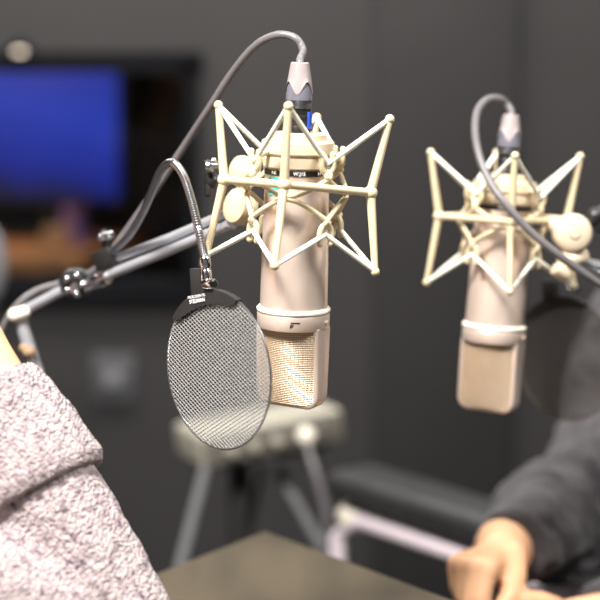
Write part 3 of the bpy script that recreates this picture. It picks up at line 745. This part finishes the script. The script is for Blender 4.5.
hand(b, L2(W2), [Q(528, 602, 1.58), Q(520, 611, 1.575), Q(516, 622, 1.575), Q(515, 634, 1.58)],
     [[Q(508, 612, 1.57), Q(494, 632, 1.575), Q(500, 645, 1.59)], [Q(502, 626, 1.567), Q(490, 646, 1.575), Q(498, 656, 1.59)],
      [Q(500, 640, 1.568), Q(492, 656, 1.578), Q(500, 664, 1.592)], [Q(503, 652, 1.572), Q(498, 664, 1.58), Q(505, 670, 1.59)]],
     [Q(554, 612, 1.585), Q(540, 604, 1.57), Q(524, 601, 1.56), Q(512, 607, 1.555)])
for x in (.50, .74):
    limb(b, [(L2((x + .02, 2.34, .53)), .085), (L2((x, 1.92, .56)), .06), (L2((x, 1.90, .10)), .038), (L2((x, 1.89, .05)), .035), (L2((x, 1.76, .035)), .028)])
body2 = obj('body', b, M['skin'], p2); remesh(body2, .0036, 5)
face_bits(at2, rot2, p2)
b = B()
limb(b, [(L2((.63, 2.32, .60)), .155), (L2((.63, 2.26, .72)), .15), (L2((.61, 2.16, .88)), .138)])
limb(b, [(L2(sh2.lerp(V((.60, 2.12, .96)), .35)), .066), (L2((.60, 2.12, .96)), .070), (L2(shl2), .070)])
vs_ = obj('torso', b, M['clothblack'], p2); vs_['label'] = 'black vest'; remesh(vs_, .006, 4, .012, .06)  # torso drawn as its own black piece, apart from the sleeves
b = B()
cd2 = (W - elb2).normalized(); ce = elb2 + cd2 * ((cuffc - elb2).length + .008)
limb(b, [(L2(sh2), .064), (L2(sh2.lerp(elb2, .5)), .055), (L2(elb2), .042)])
cyl(b, L2(elb2), L2(ce), .057, .0385, 28)
cyl(b, L2(ce - cd2 * .03), L2(ce), .0395, .0385, 28)
# gathered cloth at the bent elbow
for t, rr in ((.12, .066), (.24, .076), (.50, .056), (.70, .047)):
    q = elb2.lerp(ce, t); lathe(b, [(rr - .01, -.007), (rr, 0), (rr - .01, .007)], 24, axis_mx(L2(q), cd2 + V((.35, .1, .3 - t * .6))))
limb(b, [(L2(shl2), .064), (L2(elbl), .056)]); cyl(b, L2(elbl), L2(elbl.lerp(W2, .86)), .054, .038, 28)
jk = obj('jacket', b, M['jacket'], p2); remesh(jk, .0045, 4, .032, .06)
b = B()
for x in (.50, .74):
    limb(b, [(L2((x + .02, 2.34, .53)), .098), (L2((x, 1.92, .56)), .075), (L2((x, 1.90, .12)), .052)])
limb(b, [(L2((.52, 2.34, .53)), .1), (L2((.76, 2.34, .53)), .1)])
o = obj('trousers', b, M['trouser'], p2); remesh(o, .008, 3)
for x in (.50, .74):
    b = B(); limb(b, [(L2((x, 1.90, .05)), .046), (L2((x, 1.74, .04)), .038)]); obj('shoe', b, M['shoe'], p2)
def stool(x, y, h, label):
    r = empty('stool', label, 'stool', Mx.Translation((x, y, 0)), 'round padded stools')
    b = B(); lathe(b, [(0, h - .06), (.17, h - .06), (.185, h - .05), (.185, h - .015), (.17, h), (0, h + .003)], 40, cap=False); obj('seat', b, M['leather'], r)
    for k in range(4):
        a = PI / 4 + k * PI / 2; b = B(); cyl(b, (.14 * math.cos(a), .14 * math.sin(a), h - .06), (.2 * math.cos(a), .2 * math.sin(a), 0), .012); obj('leg', b, M['steel'], r)
stool(-.68, 1.32, .385, 'black padded stool under the person in the knit sweater')
stool(.64, 2.38, .385, 'black padded stool under the person in the charcoal jacket')

# ------------------------------------------------------------------ room shell
YB = 3.35
zt = Py(100, 62, YB).z; zb = Py(100, 296, YB).z; xr = Py(194, 200, YB).x; xl = -1.25
b = B()
aabb(b, (xr, YB, 0), (2.4, YB + .12, 2.6)); aabb(b, (xl, YB, zt), (xr, YB + .12, 2.6)); aabb(b, (xl, YB, 0), (xr, YB + .12, zb)); aabb(b, (-2.4, YB, 0), (xl, YB + .12, 2.6))
struct('wall_back', b, M['wall'])
b = B(); aabb(b, (-2.52, -1.5, 0), (-2.4, YB + .12, 2.6)); struct('wall_left', b, M['wall'])
b = B(); aabb(b, (2.4, -1.5, 0), (2.52, YB + .12, 2.6)); struct('wall_right', b, M['wall'])
b = B(); aabb(b, (-2.52, -1.5, -.1), (2.52, 6.6, 0)); struct('floor', b, M['floor'])
b = B(); aabb(b, (-2.52, -1.5, 2.6), (2.52, 6.6, 2.7)); struct('ceiling', b, M['ceil'])
b = B()
aabb(b, (xl, YB - .012, zt - .02), (xr + .02, YB + .13, zt + .02)); aabb(b, (xl, YB - .02, zb - .02), (xr + .02, YB + .13, zb + .03))
aabb(b, (xr - .018, YB - .012, zb), (xr + .012, YB + .13, zt)); aabb(b, (xl - .01, YB - .012, zb), (xl + .05, YB + .13, zt))
w = struct('window_1', b, M['frame'])
b = B(); aabb(b, (xl + .05, YB + .06, zb + .03), (xr - .018, YB + .066, zt - .02)); g = obj('glass_pane', b, M['glass'], w)
# dark control room beyond the glass
b = B()
aabb(b, (-2.52, 6.5, 0), (1.0, 6.6, 2.6)); aabb(b, (.9, YB + .12, 0), (1.0, 6.5, 2.6)); aabb(b, (-2.52, YB + .12, 0), (-2.42, 6.5, 2.6))
struct('wall_far', b, M['dark'])
b = B(); aabb(b, (-2.4, YB - .012, 0), (2.4, YB, .09)); struct('baseboard_back', b, M['frame'])
# acoustic panel
pa, pb = Py(376, 300, YB - .06), Py(517, 300, YB - .06)
b = B(); aabb(b, (pa.x, YB - .025, .12), (pb.x, YB - .001, 2.3), .004); tag(obj('acoustic_panel', b, M['panel']), 'tall dark grey fabric acoustic panel on the wall between both microphones', 'wall panel')
# socket plate under the window
sp_ = Py(114, 378, YB)
r = empty('wall_socket', 'dim round-centred socket plate on the dark wall below the window', 'socket', Mx.Translation(sp_))
b = B(); box(b, (.085,.012,.10), Mx.Translation((0, -.006, 0)), .004); obj('plate', b, M['plate'], r)
b = B(); cyl(b, (0, -.011, 0), (0, -.022, 0), .018, n=24, bev=.003); obj('socket_insert', b, M['greyfab'], r)
# small lamp on wall
lp = Py(21, 52, YB)
r = empty('wall_lamp', 'small glowing round lamp on grey wall above the window', 'lamp', Mx.Translation(lp))
b = B(); cyl(b, (0, 0, 0), (0, -.016, 0), .024, n=28, bev=.003); obj('lamp_housing', b, M['frame'], r)
b = B(); ball(b, (0, -.018, 0), .0075, 20, (1.6, .7, .6)); obj('lamp_bulb', b, M['lamp'], r)

# ------------------------------------------------------------------ control room contents
YD = 4.5
dk = empty('desk', 'orange-brown wooden desk below the blue screen, seen through window', 'desk', Mx.Translation((-.75, YD - .05, 0)) @ Mx.Rotation(R(-14), 4, 'Z'))
b = B(); ztop = Py(60, 238, YD).z
aabb(b, (-.75, -.30, ztop - .05), (.31, .26, ztop), .006); obj('desktop', b, M['desk'], dk)
for x in (-.70, .19):
    b = B(); aabb(b, (x - .03, -.24, 0), (x + .03, .24, ztop - .10), .004); obj('side_panel', b, M['dark'], dk)
ms = Mx.Translation(Py(44, 130, YD)) @ Mx.Rotation(R(-12), 4, 'Z')
ms.translation.z = Py(44, 132, YD).z
mo = empty('monitor', 'glowing blue screen behind the window at upper left', 'monitor', ms)
hw = (Py(122, 0, YD).x - Py(-34, 0, YD).x) / 2; hh = (Py(0, 66, YD).z - Py(0, 200, YD).z) / 2
b = B(); box(b, (2 * hw + .03, .03, 2 * hh + .03), Mx.Translation((0, .017, 0)), .006); obj('casing', b, M['black'], mo)
b = B(); box(b, (2 * hw, .004, 2 * hh), Mx.Translation((0, -.0005, 0))); obj('display', b, M['display'], mo)
b = B(); zf = ztop - ms.translation.z
cyl(b, (0, .04, zf + .01), (0, .04, -hh * .4), .02); aabb(b, (-.10, -.06, zf), (.10, .12, zf + .012), .003); obj('foot', b, M['black'], mo)
def small(name, label, cat, px, size, m, yoff):
    p = Py(px, 200, YD + yoff); r = None
    b = B(); 
    if name == 'mug':
        lathe(b, [(0, 0), (size[0] / 2, 0), (size[0] / 2, size[2]), (size[0] / 2 - .004, size[2]), (size[0] / 2 - .005, .006), (0, .006)], 24, cap=False)
    else: box(b, size, Mx.Translation((0, 0, size[2] / 2)), .006)
    o = obj(name, b, m); o.location = (p.x, p.y, ztop); tag(o, label, cat); return o
small('mug', 'violet mug on the wooden desk behind the window', 'mug', 76, (.075, .075, .10), M['purple'], -.16)
small('cardboard_box', 'small tan box on the desk behind the window', 'box', 58, (.07, .05, .045), M['tan'], -.18)
ll = bpy.data.lights.new('desk_lamp_light', 'AREA'); ll.energy = 11; ll.color = (1, .72, .42); ll.size = .25; lo = bpy.data.objects.new('desk_lamp_light', ll); COL.objects.link(lo)
lo.location = (-1.0, YD - .45, ztop + .75); lo.rotation_euler = (R(35), 0, 0)

# grey chair back at left edge
cb = P(-20, 245, 2.7)
r = empty('swivel_chair', 'grey rounded chair back at the left edge before the window', 'chair', Mx.Translation((cb.x, cb.y, 0)))
b = B(); pts = []
ball(b, (0, 0, cb.z - .03), .1, 28, (.42, .26, .72)); obj('backrest', b, M['greyfab'], r)
b = B(); tube(b, [(0, .03, cb.z - .1), (0, .05, .55), (0, -.02, .45)], .015, 12, smooth=6); obj('back_post', b, M['black'], r)
b = B(); box(b, (.40, .40, .07), Mx.Translation((0, -.18, .46)), .03, 4); obj('seat', b, M['greyfab'], r)
b = B(); cyl(b, (0, -.18, .05), (0, -.18, .43), .025); obj('gas_column', b, M['black'], r)
for k in range(5):
    a = k * 2 * PI / 5; b = B(); caps(b, (0, -.18, .08), (.27 * math.cos(a), -.18 + .27 * math.sin(a), .055), .02, .015); ball(b, (.27 * math.cos(a), -.18 + .27 * math.sin(a), .028), .028, 14); obj('leg', b, M['black'], r)

# ------------------------------------------------------------------ equipment box on folding stand
bc = P(260, 432, 2.5)
st = empty('equipment_stand', 'slim tripod stand under the grey equipment box behind the table', 'stand', Mx.Translation((bc.x, bc.y, 0)))
I = inv(st); zs = bc.z - .03
b = B(); tube(b, [V((-.03, 0, zs)), V((-.035, 0, .12))], .016, 16); obj('column', b, M['blackmatte'], st)
b = B(); box(b, (.20, .12, .012), Mx.Translation((0, 0, zs - .004)), .003); obj('top_plate', b, M['blackmatte'], st)
def footpt(px, py, d): q = I @ P(px, py, d); return q
for a, c in ((P(207, 462, 2.42), P(183, 556, 2.40)), (P(278, 470, 2.50), P(322, 548, 2.50)), (P(262, 465, 2.56), P(240, 560, 2.70))):
    a, c = I @ a, I @ c; t = (a.z - 0.0) / (a.z - c.z); e = a + (c - a) * t
    b = B(); tube(b, [a, e], .0075, 12); obj('leg', b, M['greyfab'] , st)
mb = Mx.Translation(bc + V((0, 0, -.013))) @ Mx.Rotation(R(24), 4, 'Z') @ Mx.Rotation(R(-6), 4, 'Y')
eb = empty('equipment_box', 'warm grey equipment box behind pop screen and front microphone', 'box', mb)
b = B(); 
box(b, (.225, .11, .05), Mx.Translation((0, 0, .014)), .008, 3); obj('casing', b, M['boxgrey'], eb)
b = B(); box(b, (.214, .006, .042), Mx.Translation((0, -.0535, .013)), .002); obj('front_panel', b, M['boxdark'], eb)
for x in (-.07, -.035, 0):
    b = B(); cyl(b, (x, -.058, .012), (x, -.072, .012), .008, n=20, bev=.001); obj('knob', b, M['boxgrey'], eb)
b = B(); cyl(b, (.078, -.058, .016), (.078, -.062, .016), .012, n=20, bev=.001); obj('jack', b, M['boxdark'], eb)
pk = mb @ V((.046, -.059, .010)); pn = P(306, 436, 2.40)
cbl = empty('cable', 'pale plug and grey cable drooping from the grey equipment box', 'cable', Mx.Translation(pk))
I = inv(cbl)
b = B(); d = (I @ pn); cyl(b, (0, 0, 0), d * .95, .009, .0115, n=20, bev=.002); ball(b, d, .0135, 16); obj('plug', b, M['ivory'], cbl)
b = B(); tube(b, [d, I @ P(310, 455, 2.39), I @ P(318, 480, 2.38), I @ P(326, 512, 2.38), I @ P(326, 540, 2.38), I @ P(318, 580, 2.38), I @ P(310, 720, 2.38), I @ P(300, 880, 2.38)], .0055, 10, smooth=6); obj('cable_line', b, M['cable'], cbl)

# ------------------------------------------------------------------ low black armchair behind the table
a0, a1 = P(352, 517, 2.26), P(490, 560, 2.04); a1.z = a0.z
ad = (a1 - a0).normalized(); bd = V((-ad.y, ad.x, 0)).normalized()
if bd.y > 0: bd = -bd
ch = empty('armchair', 'low black armchair with chrome side rail beyond the table', 'chair', Mx.Translation((a0.x, a0.y, 0)))
def C(u, v, z): return ad * u + bd * v + V((0, 0, z))
rot = Mx((ad, bd, V((0, 0, 1)))).transposed().to_4x4()
zr = a0.z
for v in (0, .56):
    b = B(); tube(b, [C(.02, v, zr), C(.43, v, zr), C(.46, v, zr - .03), C(.46, v, .03), C(.43, v, .012), C(.0, v, .012), C(-.03, v, .03), C(-.03, v, zr - .03), C(.02, v, zr)], .0115, 14); obj('side_rail', b, M['railsilver'], ch)
    b = B(); box(b, (.47, .085, .038), Mx.Translation(C(.21, v + .012 * (-1 if v == 0 else 1), zr + .046)) @ rot, .016, 4); obj('arm_pad', b, M['leather'], ch)
b = B(); ball(b, C(-.003, -.010, zr), .024, 18, (1.1, 1.1, .9)); o = obj('rail_cap', b, M['ivory'], ch); o['label'] = 'ivory cap on the rail end'
b = B(); box(b, (.38, .44, .10), Mx.Translation(C(.20, .28, .42)) @ rot, .035, 4); obj('seat', b, M['leather'], ch)
b = B(); box(b, (.06, .40, .24), Mx.Translation(C(.47, .28, .51)) @ rot, .03, 4); obj('backrest', b, M['leather'], ch)

# ------------------------------------------------------------------ light
def area(name, loc, tgt, size, e, col=(1, 1, 1), sy=None):
    l = bpy.data.lights.new(name, 'AREA'); l.energy = e; l.size = size; l.color = col
    if sy: l.shape = 'RECTANGLE'; l.size_y = sy
    o = bpy.data.objects.new(name, l); COL.objects.link(o); o.location = loc
    o.rotation_euler = (V(tgt) - V(loc)).to_track_quat('-Z', 'Y').to_euler(); return o
area('ceiling_panel_front', (-.55, .45, 2.4), (0, 1.4, 1.05), .4, 104, (1, .965, .92))
area('ceiling_panel_right', (1.0, .75, 2.4), (.2, 1.5, 1.0), .4, 36, (1, .97, .93))
area('ceiling_panel_back', (-.45, 2.85, 2.5), (-.4, 3.35, 1.5), 2.4, 82, (1, .965, .94), .4)
W_ = bpy.data.worlds.new('world'); S.world = W_; W_.use_nodes = True
W_.node_tree.nodes['Background'].inputs[0].default_value = (.9, .93, 1, 1); W_.node_tree.nodes['Background'].inputs[1].default_value = .19
S.view_settings.view_transform = 'Standard'; S.view_settings.look = 'None'; S.view_settings.exposure = 0; S.view_settings.gamma = 1
S.view_settings.use_curve_mapping = False
